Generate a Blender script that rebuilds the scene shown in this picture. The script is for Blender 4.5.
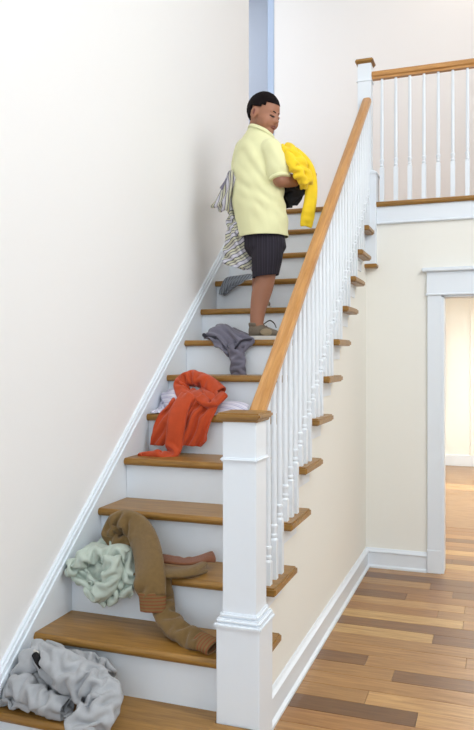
import bpy, bmesh, math, random
import numpy as np
from mathutils import Vector, Matrix

for o in list(bpy.data.objects):
    bpy.data.objects.remove(o)
SC = bpy.context.scene
COL = SC.collection
random.seed(4)

# ------------------------------------------------------------------ camera
YAW, FPX, HOR, CAMX, CAMZ = 0.3423, 722.1, 357.24, 1.7303, 1.5
SN, CS = math.sin(YAW), math.cos(YAW)
cam_d = bpy.data.cameras.new('camera')
cam = bpy.data.objects.new('camera', cam_d); COL.objects.link(cam)
cam_d.sensor_fit = 'VERTICAL'; cam_d.sensor_height = 36
cam_d.lens = 36 * FPX / 730
cam_d.shift_y = -(365 - HOR) / 730
cam.location = (CAMX, 0, CAMZ); cam.rotation_euler = (math.pi / 2, 0, YAW)
cam_d.clip_start = 0.05
SC.camera = cam
# ------------------------------------------------------------------ light
W = bpy.data.worlds.new('World'); SC.world = W; W.use_nodes = True
W.node_tree.nodes['Background'].inputs[0].default_value = (0.80, 0.90, 1.0, 1)
W.node_tree.nodes['Background'].inputs[1].default_value = 1.0

def area(name, loc, target, sx, sy, power, color):
    l = bpy.data.lights.new(name, 'AREA'); l.shape = 'RECTANGLE'; l.size = sx; l.size_y = sy
    l.energy = power; l.color = color
    o = bpy.data.objects.new(name, l); COL.objects.link(o)
    o.location = loc
    o.rotation_euler = (Vector(target) - Vector(loc)).to_track_quat('-Z', 'Y').to_euler()
    return o
area('foyer_window_light', (4.15, 2.6, 3.9), (0.0, 3.6, 3.0), 4.6, 2.4, 115, (0.90, 0.95, 1.0))
area('upper_fill_light', (1.9, 5.9, 5.05), (1.9, 5.9, 0), 1.6, 0.7, 2.5, (1.0, 0.92, 0.86))  # unseen fill lamp, lifts the landing
area('hall_fill_light', (-1.1, 6.0, 5.1), (-1.1, 6.0, 0), 1.0, 1.0, 4, (0.92, 0.95, 1.0))  # added fill with no fixture, brightens the hall end wall
area('far_room_fill_light', (2.5, 8.2, 2.38), (2.5, 8.2, 0), 1.8, 1.8, 58, (0.94, 0.98, 1.0))  # added fill without a fixture, brightens the room beyond the doorway
sl = bpy.data.lights.new('sun', 'SUN'); sl.energy = 6; sl.angle = 0.01; sl.color = (1, 0.95, 0.86)
so = bpy.data.objects.new('sun', sl); COL.objects.link(so)
so.rotation_euler = Vector((-1, 0.02, -0.55)).to_track_quat('-Z', 'Y').to_euler()
SC.view_settings.view_transform = 'Standard'; SC.view_settings.look = 'None'
SC.view_settings.gamma = 1; SC.view_settings.use_curve_mapping = False
SC.view_settings.exposure = 0.93

# ------------------------------------------------------------------ helpers
def at(u, v, Y):
    "world point on the vertical plane y = Y"
    t = (u - 237) / FPX; x = Y * (t * CS - SN) / (CS + t * SN); d = -SN * x + CS * Y
    return Vector((x + CAMX, Y, CAMZ + (HOR - v) / FPX * d))
def atd(u, v, d):
    "world point at distance d along the view axis"
    t = (u - 237) / FPX
    return Vector((CAMX + CS * t * d - SN * d, SN * t * d + CS * d, CAMZ + (HOR - v) / FPX * d))

def srgb(h):
    h = h.lstrip('#'); c = [int(h[i:i + 2], 16) / 255 for i in (0, 2, 4)]
    return tuple(x / 12.92 if x < .04045 else ((x + .055) / 1.055) ** 2.4 for x in c) + (1,)

def mat(name, color, rough=0.6, bump=0, bscale=60, vary=0, vscale=3, sheen=0, spec=0.5, sss=0):
    m = bpy.data.materials.new(name); m.use_nodes = True
    nt = m.node_tree; b = nt.nodes['Principled BSDF']
    b.inputs['Roughness'].default_value = rough; b.inputs['Specular IOR Level'].default_value = spec
    c = srgb(color) if isinstance(color, str) else color
    b.inputs['Base Color'].default_value = c
    tc = nt.nodes.new('ShaderNodeTexCoord')
    if vary:
        n = nt.nodes.new('ShaderNodeTexNoise'); n.inputs['Scale'].default_value = vscale; n.inputs['Detail'].default_value = 4
        nt.links.new(tc.outputs['Object'], n.inputs['Vector'])
        r = nt.nodes.new('ShaderNodeValToRGB')
        r.color_ramp.elements[0].position = .3; r.color_ramp.elements[1].position = .7
        r.color_ramp.elements[0].color = tuple(x * (1 - vary) for x in c[:3]) + (1,)
        r.color_ramp.elements[1].color = tuple(min(1, x * (1 + vary)) for x in c[:3]) + (1,)
        nt.links.new(n.outputs['Fac'], r.inputs[0]); nt.links.new(r.outputs[0], b.inputs['Base Color'])
    if bump:
        n = nt.nodes.new('ShaderNodeTexNoise'); n.inputs['Scale'].default_value = bscale; n.inputs['Detail'].default_value = 3
        nt.links.new(tc.outputs['Object'], n.inputs['Vector'])
        k = nt.nodes.new('ShaderNodeBump'); k.inputs['Strength'].default_value = bump; k.inputs['Distance'].default_value = .01
        nt.links.new(n.outputs['Fac'], k.inputs['Height']); nt.links.new(k.outputs[0], b.inputs['Normal'])
    if sheen:
        b.inputs['Sheen Weight'].default_value = sheen
    if sss:
        b.inputs['Subsurface Weight'].default_value = sss; b.inputs['Subsurface Radius'].default_value = (.02, .008, .004)
        b.inputs['Subsurface Scale'].default_value = .5
    return m

def wood(name, light, dark, rough=0.35, use_obj_color=False, stretch=(1.2, 16, 16), coat=0.0):
    m = bpy.data.materials.new(name); m.use_nodes = True
    nt = m.node_tree; N = nt.nodes; L = nt.links; b = N['Principled BSDF']
    b.inputs['Roughness'].default_value = rough
    b.inputs['Coat Weight'].default_value = coat; b.inputs['Coat Roughness'].default_value = .12
    tc = N.new('ShaderNodeTexCoord'); oi = N.new('ShaderNodeObjectInfo')
    add = N.new('ShaderNodeVectorMath'); add.operation = 'ADD'
    mul = N.new('ShaderNodeVectorMath'); mul.operation = 'SCALE'; mul.inputs['Scale'].default_value = 37
    comb = N.new('ShaderNodeCombineXYZ')
    for i in range(3): L.new(oi.outputs['Random'], comb.inputs[i])
    L.new(comb.outputs[0], mul.inputs[0]); L.new(tc.outputs['Object'], add.inputs[0]); L.new(mul.outputs[0], add.inputs[1])
    mp = N.new('ShaderNodeMapping'); mp.inputs['Scale'].default_value = stretch
    L.new(add.outputs[0], mp.inputs['Vector'])
    n = N.new('ShaderNodeTexNoise'); n.inputs['Scale'].default_value = 3.5; n.inputs['Detail'].default_value = 7; n.inputs['Roughness'].default_value = .65
    n.inputs['Distortion'].default_value = .6
    L.new(mp.outputs[0], n.inputs['Vector'])
    r = N.new('ShaderNodeValToRGB'); r.color_ramp.elements[0].position = .28; r.color_ramp.elements[1].position = .68
    r.color_ramp.elements[0].color = srgb(dark); r.color_ramp.elements[1].color = srgb(light)
    L.new(n.outputs['Fac'], r.inputs[0])
    out = r.outputs[0]
    if use_obj_color:
        mx = N.new('ShaderNodeMix'); mx.data_type = 'RGBA'; mx.blend_type = 'MULTIPLY'; mx.inputs[0].default_value = 1
        L.new(out, mx.inputs[6]); L.new(oi.outputs['Color'], mx.inputs[7]); out = mx.outputs[2]
    L.new(out, b.inputs['Base Color'])
    k = N.new('ShaderNodeBump'); k.inputs['Strength'].default_value = .06; k.inputs['Distance'].default_value = .004
    L.new(n.outputs['Fac'], k.inputs['Height']); L.new(k.outputs[0], b.inputs['Normal'])
    return m

M = {}
M['wall'] = mat('wall_paint_white', '#f0efee', .85, .03, 180)
M['cream'] = mat('wall_paint_cream', '#f2f0e8', .85, .03, 180)
M['landing'] = mat('wall_paint_landing', '#f1ece8', .85, .03, 180)
M['blue'] = mat('wall_shade_blue', '#ccd2de', .85, .03, 180)  # cool shade of the hall put into the wall colour
M['bluetrim'] = mat('trim_shade_blue', '#b4c3da', .6, .02, 90)  # deeper bluish shade put into the casing colour
M['farwall'] = mat('wall_paint_far', '#faf8f0', .85, .03, 180)
M['white'] = mat('trim_paint_white', '#e9eff5', .42, .004, 40)
M['ceil'] = mat('ceiling_paint', '#f0eeea', .9, .02, 150)
M['oak'] = wood('oak_tread', '#ab7e3b', '#7b551e', .36)
M['rail'] = wood('oak_rail', '#cf9a5c', '#a87238', .32)
M['plank'] = wood('oak_plank', '#ffffff', '#c4b294', .34, True, coat=.2)
M['metal'] = mat('brushed_metal', '#9a8a68', .35)
M['skin'] = mat('skin_brown', '#a06e54', .55, .02, 90, .06, 6, sss=.08)
M['hair'] = mat('hair_black', '#120a0b', .8, .5, 300, spec=.15)
M['shirt'] = mat('polo_yellow', '#e3e1b0', .85, .08, 250, .02, 4, sheen=.15)
M['dark'] = mat('dark_lash', '#1a1012', .6, .02, 90)
M['lip'] = mat('lip', '#7c443c', .5, .02, 90)
M['eye'] = mat('eye_dark', '#5a3d33', .3, .01, 90)
M['shoe'] = mat('shoe_taupe_suede', '#6b6052', .8, .15, 200, .12, 20)
M['shoe_tan'] = mat('shoe_tan_suede', '#94846a', .8, .15, 200)
M['sole'] = mat('shoe_sole', '#c9c4bd', .7, .05, 120)
M['lace'] = mat('lace_black', '#241d1c', .7, .05, 120)
M['sock'] = mat('sock_white', '#cfcac4', .9, .1, 300)
M['greyheap'] = mat('fleece_grey', '#a9abae', .95, .18, 320, .06, 40, sheen=.2)
M['green'] = mat('cotton_mint', '#bbc6ba', .9, .1, 260, .04, 12, sheen=.2)
M['brown'] = mat('knit_brown', '#7d6238', .95, .35, 420, .08, 60, sheen=.2)
M['orange'] = mat('knit_orange', '#bd4517', .9, .18, 320, .06, 30, sheen=.2)
M['slate'] = mat('cotton_slate', '#6f6c7a', .9, .12, 280, .08, 14, sheen=.2)
M['slate_dark'] = mat('lining_dark', '#34323c', .9, .12, 280)
M['yellow'] = mat('cotton_yellow', '#f5d023', .85, .1, 260, .05, 20, sheen=.15)
M['rust'] = mat('knit_rust', '#7d4a2c', .95, .3, 420, .1, 60, sheen=.2)
M['black'] = mat('cotton_black', '#121013', .95, .1, 200)

def stripes(name, cols, angle_u, scale, bump=.1):
    "woven stripes across the UV map; cols = [(pos, colour)]"
    m = bpy.data.materials.new(name); m.use_nodes = True
    nt = m.node_tree; N = nt.nodes; L = nt.links; b = N['Principled BSDF']; b.inputs['Roughness'].default_value = .9
    uv = N.new('ShaderNodeTexCoord'); mp = N.new('ShaderNodeMapping'); mp.inputs['Rotation'].default_value = (0, 0, angle_u)
    mp.inputs['Scale'].default_value = (scale,) * 3
    L.new(uv.outputs['UV'], mp.inputs['Vector'])
    sx = N.new('ShaderNodeSeparateXYZ'); L.new(mp.outputs[0], sx.inputs[0])
    fr = N.new('ShaderNodeMath'); fr.operation = 'FRACT'; L.new(sx.outputs[0], fr.inputs[0])
    r = N.new('ShaderNodeValToRGB'); r.color_ramp.interpolation = 'CONSTANT'
    els = r.color_ramp.elements
    els[0].position = 0; els[0].color = srgb(cols[0][1]); els[1].position = cols[1][0]; els[1].color = srgb(cols[1][1])
    for p, c in cols[2:]:
        e = els.new(p); e.color = srgb(c)
    L.new(fr.outputs[0], r.inputs[0]); L.new(r.outputs[0], b.inputs['Base Color'])
    n = N.new('ShaderNodeTexNoise'); n.inputs['Scale'].default_value = 280
    k = N.new('ShaderNodeBump'); k.inputs['Strength'].default_value = bump; k.inputs['Distance'].default_value = .01
    L.new(uv.outputs['Object'], n.inputs['Vector']); L.new(n.outputs['Fac'], k.inputs['Height']); L.new(k.outputs[0], b.inputs['Normal'])
    return m
M['stripe'] = stripes('striped_cotton', [(0, '#c9c6cf'), (.30, '#4d4b58'), (.40, '#bfbca2'), (.62, '#55535f'), (.70, '#c6c3b2'), (.9, '#7d7b88')], 0.0, 17)
M['lav'] = stripes('lavender_white_stripe', [(0, '#dedbe6'), (.55, '#c3bfd4'), (.7, '#dedbe6'), (.85, '#b3afc9')], .5, 16)
M['sockstripe'] = stripes('grey_stripe', [(0, '#8d939b'), (.7, '#5c5f68')], 1.2, 9)
M['rib'] = stripes('ribbed_cuff', [(0, '#86693f'), (.45, '#8c4a2c'), (.8, '#86693f')], 0, 6, .2)
M['plaid'] = stripes('dark_plaid', [(0, '#211d27'), (.42, '#2a2530'), (.50, '#3c3642'), (.56, '#231e29'), (.9, '#302933')], 0, 7)

def link(name, me, material, parent=None, smooth=False):
    if material and not me.materials: me.materials.append(material)
    if smooth:
        me.polygons.foreach_set('use_smooth', [True] * len(me.polygons)); me.update()
    o = bpy.data.objects.new(name, me); COL.objects.link(o)
    if parent: par(o, parent)
    return o
def world_of(o):
    w = Matrix.LocRotScale(o.location, o.rotation_euler, o.scale)
    return world_of(o.parent) @ o.matrix_parent_inverse @ w if o.parent else w
def par(o, p):
    o.parent = p
    o.matrix_parent_inverse = world_of(p).inverted()
def mesh(name, vs, fs):
    me = bpy.data.meshes.new(name); me.from_pydata([tuple(v) for v in vs], [], fs); me.update(); return me
def bm_mesh(name, bm):
    me = bpy.data.meshes.new(name); bmesh.ops.recalc_face_normals(bm, faces=bm.faces); bm.to_mesh(me); bm.free(); return me
def bm_box(bm, x0, x1, y0, y1, z0, z1):
    vs = [bm.verts.new(p) for p in ((x0, y0, z0), (x1, y0, z0), (x1, y1, z0), (x0, y1, z0), (x0, y0, z1), (x1, y0, z1), (x1, y1, z1), (x0, y1, z1))]
    for f in ((3, 2, 1, 0), (4, 5, 6, 7), (0, 1, 5, 4), (1, 2, 6, 5), (2, 3, 7, 6), (3, 0, 4, 7)):
        bm.faces.new([vs[i] for i in f])
def box(name, x0, x1, y0, y1, z0, z1, material, parent=None, bevel=0, seg=1):
    bm = bmesh.new(); bm_box(bm, x0, x1, y0, y1, z0, z1)
    if bevel: bmesh.ops.bevel(bm, geom=list(bm.edges), offset=bevel, segments=seg, affect='EDGES', profile=.5)
    return link(name, bm_mesh(name, bm), material, parent)
def prism(name, pts, axis, a0, a1, material, parent=None):
    "extrude a 2D outline along x (pts = (y,z)) or y (pts = (x,z))"
    def P(p, a): return (a, p[0], p[1]) if axis == 'x' else (p[0], a, p[1])
    bm = bmesh.new()
    A = [bm.verts.new(P(p, a0)) for p in pts]; B = [bm.verts.new(P(p, a1)) for p in pts]
    bm.faces.new(A); bm.faces.new(B[::-1]); n = len(pts)
    for i in range(n): bm.faces.new((A[i], A[(i + 1) % n], B[(i + 1) % n], B[i]))
    bmesh.ops.triangulate(bm, faces=[f for f in bm.faces if len(f.verts) > 4])
    return link(name, bm_mesh(name, bm), material, parent)
def empty(name, loc, label, cat, group=None):
    o = bpy.data.objects.new(name, None); COL.objects.link(o); o.location = loc; o.empty_display_size = .1
    return tag(o, label, cat, group)
def tag(o, label, cat, group=None):
    o['label'] = label; o['category'] = cat
    if group: o['group'] = group
    return o
def struct(o, label=None):
    o['kind'] = 'structure'
    if label: o['label'] = label
    return o

# ------------------------------------------------------------------ dimensions
R, RUN, Y1 = 0.2, 0.248, 2.1916
def NY(k): return Y1 + (k - 1) * RUN            # nosing of tread k
WX = 0.862                                       # outer face of the wall under the stairs
YB = 5.20                                        # face of the wall with the doorway
ZL = 13 * R
def nose_line(y): return R + (y - Y1) * R / RUN

# ------------------------------------------------------------------ setting
fl = struct(box('floor', -.15, 4.4, -3, 10.6, -.12, -.018, M['plank']), 'warm oak strip floor of mixed light and dark boards')
fl.color = (.36, .19, .07, 1)
box('far_boards', .6, 4.2, 6.63, 10.45, -.018, 0, M['plank'], fl).color = (.42, .24, .10, 1)
TONES = {'l': (.58, .33, .12), 'L': (.68, .42, .16), 'm': (.42, .205, .06), 'd': (.25, .115, .034), 'D': (.20, .088, .024), 't': (.49, .26, .085)}
fixed = {0: [('t', 1.9)], 1: [('d', 2.0)], 2: [('l', 1.334), ('d', 2.2)], 3: [('m', 1.482), ('d', 2.4)], 4: [('d', 1.21), ('m', 2.2)], 5: [('l', 1.565), ('t', 2.2)],
         6: [('m', 1.42), ('t', 2.0)], 7: [('L', 1.566), ('t', 2.5)], 8: [('d', 1.8)], 9: [('L', 1.422), ('d', 2.0)], 10: [('t', 1.9)], 11: [('t', 1.6)],
         12: [('d', 1.135), ('t', 2.1)], 13: [('t', 1.281), ('d', 1.95)], 14: [('t', 1.9)], 15: [('t', 1.2), ('l', 2.0)], 16: [('D', 1.427), ('l', 2.2)],
         17: [('m', 1.5)], 18: [('t', 1.2), ('d', 2.0)]}
PWD = .1294
for row in range(-11, 27):
    ya = YB - (row + 1) * PWD; x = .80; pieces = list(fixed.get(row, []))
    if not pieces: x = .80; pieces = [(random.choice('lmdtmt'), 1.1 + random.random() * .6)]
    while pieces[-1][1] < 3.0: pieces.append((random.choice('lLmdtmt'), pieces[-1][1] + .5 + random.random() * .7))
    for tone, xe in pieces:
        p = box('plank', x + .0007, xe - .0007, ya + .0007, ya + PWD - .0007, -.018, random.uniform(-.0004, .0004), M['plank'], fl, .0012)
        j = random.uniform(.92, 1.08); c = TONES[tone]; p.color = (c[0] * j, c[1] * j, c[2] * j, 1)
        x = xe

struct(box('wall_left', -.20, -.02, -3, YB - .02, 0, 5.2, M['wall']), 'tall smooth off-white wall beside the staircase')
struct(box('ceiling', -2.2, 4.4, -3, 9.0, 5.2, 5.3, M['ceil']), 'white ceiling above the stair hall')
struct(box('wall_landing', -.20, 4.3, 6.45, 6.57, ZL - .2, 5.2, M['landing']), 'pale wall behind the upstairs landing')
lf = box('landing_floor', -2.2, 4.3, YB + .05, 8.6, ZL - .14, ZL - .002, M['rail']); struct(lf, 'oak floor of the upstairs landing')
struct(box('wall_hall', -2.2, .2, 6.95, 7.05, ZL, 5.2, M['blue']), 'wall at the end of the upstairs hall, bluish shade put in its colour')
tr = box('trim_3', -.262, -.2, 6.44, 6.58, ZL, 5.2, M['bluetrim'], None, .004); struct(tr, 'narrow casing at the hall opening, bluish shade put in its colour')
struct(box('wall_hall_left', -2.3, -2.2, 5.0, 8.6, ZL - .2, 5.2, M['blue']), 'side wall of the upstairs hall, bluish shade put in its colour')
# wall with the doorway
DX0, DX1, DZ = 1.385, 2.30, 1.935
wb = box('wall_back', WX - .3, DX0, YB, YB + .13, 0, 2.45, M['cream']); struct(wb, 'cream wall under the balcony with a cased doorway')
box('wall_panel', DX1, 4.3, YB, YB + .13, 0, 2.45, M['cream'], wb)
box('wall_panel', DX0, DX1, YB, YB + .13, DZ, 2.45, M['cream'], wb)
d1 = box('door_1', DX0 - .094, DX0, YB - .022, YB, .16, DZ, M['white'], None, .003); struct(d1, 'white cased doorway with a flat header and small cornice')
box('casing', DX1, DX1 + .094, YB - .022, YB, .16, DZ, M['white'], d1, .003)
for s in (DX0 - .097, DX1): box('plinth', s, s + .097, YB - .027, YB, 0, .162, M['white'], d1, .003)
box('header', DX0 - .098, DX1 + .098, YB - .026, YB, DZ, DZ + .158, M['white'], d1, .002)
box('header_fillet', DX0 - .106, DX1 + .106, YB - .034, YB, DZ - .006, DZ + .008, M['white'], d1, .003)
box('cornice', DX0 - .13, DX1 + .13, YB - .055, YB, DZ + .158, DZ + .185, M['white'], d1, .006)
box('jamb', DX0, DX0 + .018, YB - .012, YB + .14, 0, DZ, M['white'], d1)
box('jamb', DX1 - .018, DX1, YB - .012, YB + .14, 0, DZ, M['white'], d1)
box('jamb', DX0, DX1, YB - .012, YB + .14, DZ - .018, DZ, M['white'], d1)
# room beyond the doorway
struct(box('wall_far', -.4, 4.3, 10.42, 10.5, 0, 2.5, M['farwall']), 'pale cream wall of the room seen through the doorway')
struct(box('wall_far_left', .45, .55, YB + .13, 10.42, 0, 2.5, M['farwall']), 'cream side wall of the far room')
struct(box('ceiling_far', .4, 4.3, YB + .13, 10.5, 2.42, 2.455, M['ceil']), 'low ceiling of the far room')
bf = box('baseboard_far', .55, 4.2, 10.40, 10.42, 0, .15, M['white'], None, .003); struct(bf, 'white baseboard in the far room')
cf = box('trim_4', 1.42, 1.53, 10.40, 10.42, .15, 2.42, M['farwall'], None, .003); struct(cf, 'pale flat pilaster on the far room wall')
wr = box('wall_far_right', 4.2, 4.3, YB + .13, 8.50, 0, 2.5, M['farwall']); struct(wr, 'far room side wall with tall windows')
box('wall_panel', 4.2, 4.3, 8.84, 10.5, 0, 2.5, M['farwall'], wr)
box('wall_panel', 4.2, 4.3, 8.50, 8.84, 0, .35, M['farwall'], wr)
box('wall_panel', 4.2, 4.3, 8.50, 8.84, 2.1, 2.5, M['farwall'], wr)
wn = box('window_1', 4.22, 4.27, 8.66, 8.69, .35, 2.1, M['white']); struct(wn, 'narrow sunlit window of the far room')
struct(box('wall_right', 4.2, 4.3, -3, YB + .13, 0, 5.2, M['cream']), 'cream wall on the right of the stair hall')
struct(box('wall_upper_right', 4.2, 4.3, YB + .13, 8.6, 2.5, 5.2, M['landing']), 'pale wall at the right end of the landing')
struct(box('wall_upper_back', -2.3, 4.3, 8.5, 8.6, ZL - .2, 5.2, M['landing']), 'pale outer wall behind the landing rooms')
# framed picture in the far room
pf = empty('picture_frame', (.98, 10.41, .77), 'slim grey framed picture just inside the doorway on the far wall', 'picture')
box('frame', .86, .885, 10.39, 10.42, .77, 1.94, M['slate'], pf, .002); box('frame', 1.065, 1.09, 10.39, 10.42, .77, 1.94, M['slate'], pf, .002)
box('frame', .885, 1.065, 10.39, 10.42, .77, .795, M['slate'], pf, .002); box('frame', .885, 1.065, 10.39, 10.42, 1.915, 1.94, M['slate'], pf, .002)
box('picture', .885, 1.065, 10.40, 10.42, .795, 1.915, M['ceil'], pf)

# baseboards
def baseboard(name, axis, a0, a1, face, sgn, label):
    "profile: board, ogee cap and shoe"
    prof = [(0, 0), (.030, 0), (.030, .012), (.017, .022), (.017, .105), (.024, .110), (.024, .118), (.012, .128), (.006, .138), (0, .138)]
    o = prism(name, [(face + sgn * a, z) for a, z in prof], 'x' if axis == 'x' else 'y', a0, a1, M['white'])
    return struct(o, label)
# along the wall under the stairs (runs in y, so its outline lies in x-z)
baseboard('baseboard_right', 'y', 2.50, YB, WX, 1, 'white moulded baseboard along the wall under the stairs')
baseboard('baseboard_back', 'x', WX, DX0 - .097, YB, -1, 'white moulded baseboard along the doorway wall')

# wall under the stairs: stepped top
pts = [(NY(1) + .05, 0)]
for k in range(1, 13):
    pts.append((NY(k) + .045 if k > 1 else NY(1) + .05, k * R - .035)); pts.append((NY(k + 1) + .045, k * R - .035))
pts += [(YB + .03, 12 * R - .035), (YB + .03, 0)]
pts2 = []
for p in pts:
    if not pts2 or (abs(p[0] - pts2[-1][0]) > 1e-6 or abs(p[1] - pts2[-1][1]) > 1e-6): pts2.append(p)
struct(prism('wall_under_stairs', pts2, 'x', WX - .10, WX, M['cream']), 'cream wall closing the side of the staircase')

# skirt board with its cap moulding on the left wall
ya, yb = 2.0, YB - .03
sk = prism('trim_1', [(ya, 0), (2.6, 0), (yb, nose_line(yb) - .6), (yb, nose_line(yb) + .04), (ya, nose_line(ya) + .04)], 'x', -.02, -.001, M['white'])
struct(sk, 'white sloping skirt board beside the treads')
def slope_strip(name, z0, z1, x1, parent):
    return prism(name, [(ya, nose_line(ya) + z0), (yb, nose_line(yb) + z0), (yb, nose_line(yb) + z1), (ya, nose_line(ya) + z1)], 'x', -.02, x1, M['white'], parent)
slope_strip('cap_moulding', .036, .060, .010, sk); slope_strip('cap_moulding', .060, .086, .003, sk); slope_strip('cap_moulding', .086, .098, -.006, sk)

# ------------------------------------------------------------------ staircase
st = empty('staircase', (.45, Y1, 0), 'straight staircase with oak treads and white risers along the left wall', 'staircase')
def tread_mesh(name, x0, x1, depth, ret=None):
    "nosing at y=0, top at z=0; half-round front edge; returned end on the right"
    bm = bmesh.new(); T = .034
    prof = [(.010, 0), (depth, 0), (depth, -T), (.010, -T), (.004, -T + .005), (0, -T * .62), (0, -T * .38), (.004, -.005)]
    A = [bm.verts.new((x0, y, z)) for y, z in prof]; B = [bm.verts.new((x1, y, z)) for y, z in prof]
    n = len(prof)
    bm.faces.new(A); bm.faces.new(B[::-1])
    for i in range(n): bm.faces.new((A[i], A[(i + 1) % n], B[(i + 1) % n], B[i]))
    if ret:                                     # nosing return on the outer end
        xr = ret
        P2 = [(x1, 0), (xr - .006, 0), (xr, .006), (xr, .330), (xr - .010, .335), (x1, .335)]
        A = [bm.verts.new((x, y, 0)) for x, y in P2]; B = [bm.verts.new((x, y, -T)) for x, y in P2]
        e0 = list(bm.edges)
        bm.faces.new(A); bm.faces.new(B[::-1])
        for i in range(6): bm.faces.new((A[i], A[(i + 1) % 6], B[(i + 1) % 6], B[i]))
        rim = [e for e in bm.edges if e not in set(e0) and abs(e.verts[0].co.z - e.verts[1].co.z) < 1e-6 and min(e.verts[0].co.x, e.verts[1].co.x) > x1 - 1e-6 and max(e.verts[0].co.x, e.verts[1].co.x) > x1 + 1e-3]
        bmesh.ops.bevel(bm, geom=rim, offset=.007, segments=2, affect='EDGES')
    return bm_mesh(name, bm)
tm = tread_mesh('tread', 0, WX - .001, .279, .931)
rm_bm = bmesh.new(); bm_box(rm_bm, 0, WX - .002, 0, .018, .0, R - .034); riser_me = bm_mesh('riser', rm_bm)
cv_bm = bmesh.new(); bm_box(cv_bm, 0, WX + .004, 0, .014, -.018, 0); bmesh.ops.bevel(cv_bm, geom=list(cv_bm.edges), offset=.005, segments=1, affect='EDGES'); cove_me = bm_mesh('cove', cv_bm)
br_bm = bmesh.new(); bm_box(br_bm, WX, WX + .007, .028, .300, -.078, 0); bm_box(br_bm, WX, WX + .014, .03, .310, -.016, 0); bracket_me = bm_mesh('bracket', br_bm)
for k in range(1, 14):
    z = k * R
    if k == 1:
        t = link('tread', tread_mesh('starting_tread', 0, .792, .279), M['oak'], st)
        t.location = (0, NY(1), z)
        e = link('tread', tread_mesh('starting_tread_end', .792, .955, .20), M['oak'], st); e.location = (0, NY(1), z)
    elif k < 13:
        t = link('tread', tm, M['oak'], st); t.location = (0, NY(k), z)
        c = link('bracket', bracket_me, M['white'], st); c.location = (0, NY(k), z - .034)
    else:
        t = link('tread', tread_mesh('landing_nosing', 0, .80, .09), M['oak'], st); t.location = (0, NY(13), z)
    r_ = link('riser', riser_me, M['white'], st); r_.location = (0, NY(k) + .030, z - R)

# ------------------------------------------------------------------ railings
def post(name, bands, material, parent):
    "square post from (x0,x1,y0,y1,z0,z1,bevel) bands as one mesh"
    bm = bmesh.new()
    for (x0, x1, y0, y1, z0, z1, bv) in bands:
        b2 = bmesh.new(); bm_box(b2, x0, x1, y0, y1, z0, z1)
        if bv: bmesh.ops.bevel(b2, geom=list(b2.edges), offset=bv, segments=2, affect='EDGES')
        me = bpy.data.meshes.new('t'); b2.to_mesh(me); b2.free(); bm.from_mesh(me); bpy.data.meshes.remove(me)
    return link(name, bm_mesh(name, bm), material, parent)
sr = empty('stair_railing', (.877, 2.48, 0), 'sloping oak handrail on white turned balusters with a large box newel', 'railing')
NXC, NYC = .8775, 2.4785
def sq(h, z0, z1, bv, cx=NXC, cy=NYC): return (cx - h, cx + h, cy - h, cy + h, z0, z1, bv)
nw = post('newel_post', [sq(.0625, .5, 1.29, .002)], M['white'], sr)
post('newel_base', [sq(.0805, .0, .545, .003)], M['white'], nw)
post('base_moulding', [sq(.0885, .538, .556, .005), sq(.083, .556, .572, .006), sq(.072, .572, .590, .006)], M['white'], nw)
post('neck_moulding', [sq(.071, 1.128, 1.142, .005)], M['white'], nw)
post('newel_cap', [sq(.083, 1.279, 1.303, .007), sq(.072, 1.270, 1.280, .003)], M['oak'], nw)
RS = math.atan2(R, RUN)
# handrail: local x along the rail
def rail_mesh(name, length):
    w, h = .031, .058
    prof = [(-w * .62, 0), (-w * .62, .014), (-w, .022), (-w, h * .72), (-w * .72, h * .95), (-w * .3, h), (w * .3, h), (w * .72, h * .95), (w, h * .72), (w, .022), (w * .62, .014), (w * .62, 0)]
    bm = bmesh.new(); n = len(prof)
    A = [bm.verts.new((0, y, z)) for y, z in prof]; B = [bm.verts.new((length, y, z)) for y, z in prof]
    bm.faces.new(A); bm.faces.new(B[::-1])
    for i in range(n): bm.faces.new((A[i], A[(i + 1) % n], B[(i + 1) % n], B[i]))
    bmesh.ops.triangulate(bm, faces=[f for f in bm.faces if len(f.verts) > 4])
    return bm_mesh(name, bm)
RX = .876; ry0, rz0 = 2.545, 1.180; ry1 = 5.17
rl = (ry1 - ry0) / math.cos(RS)
hr = link('handrail', rail_mesh('handrail', rl), M['rail'], sr)
hr.location = (RX, ry0, rz0); hr.rotation_euler = (0, -RS, math.pi / 2)
def rail_under(y): return rz0 + (y - ry0) * math.tan(RS) + .004
def baluster_mesh(name, block, up, total, sq_h=.0148):
    "square block, two rings, tapered round shaft, origin at the foot"
    bm = bmesh.new(); rings = []
    def ring(z, r, square):
        vs = []
        for i in range(12):
            a = 2 * math.pi * (i + .5) / 12
            if square:
                c, s = math.cos(a), math.sin(a); k = r / max(abs(c), abs(s)); vs.append(bm.verts.new((c * k, s * k, z)))
            else: vs.append(bm.verts.new((r * math.cos(a), r * math.sin(a), z)))
        rings.append(vs)
    ring(0, sq_h, 1); ring(block - .004, sq_h, 1); ring(block, sq_h * .9, 0)
    ring(block + .004, .0105, 0); ring(block + .010, .0145, 0); ring(block + .018, .0145, 0); ring(block + .022, .011, 0)
    ring(block + .040, .0135, 0); ring(block + .048, .0155, 0); ring(block + .056, .0155, 0); ring(block + .060, .011, 0); ring(block + .070, .0115, 0)
    ring(block + .16, .0125, 0); ring(max(total - .25, block + .3), .0115, 0); ring(total, .0095, 0)
    for a, b in zip(rings, rings[1:]):
        for i in range(12): bm.faces.new((a[i], a[(i + 1) % 12], b[(i + 1) % 12], b[i]))
    bm.faces.new(rings[0]); bm.faces.new(rings[-1][::-1])
    me = bm_mesh(name, bm); return me
bal = []
SP = RUN / 3
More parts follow.
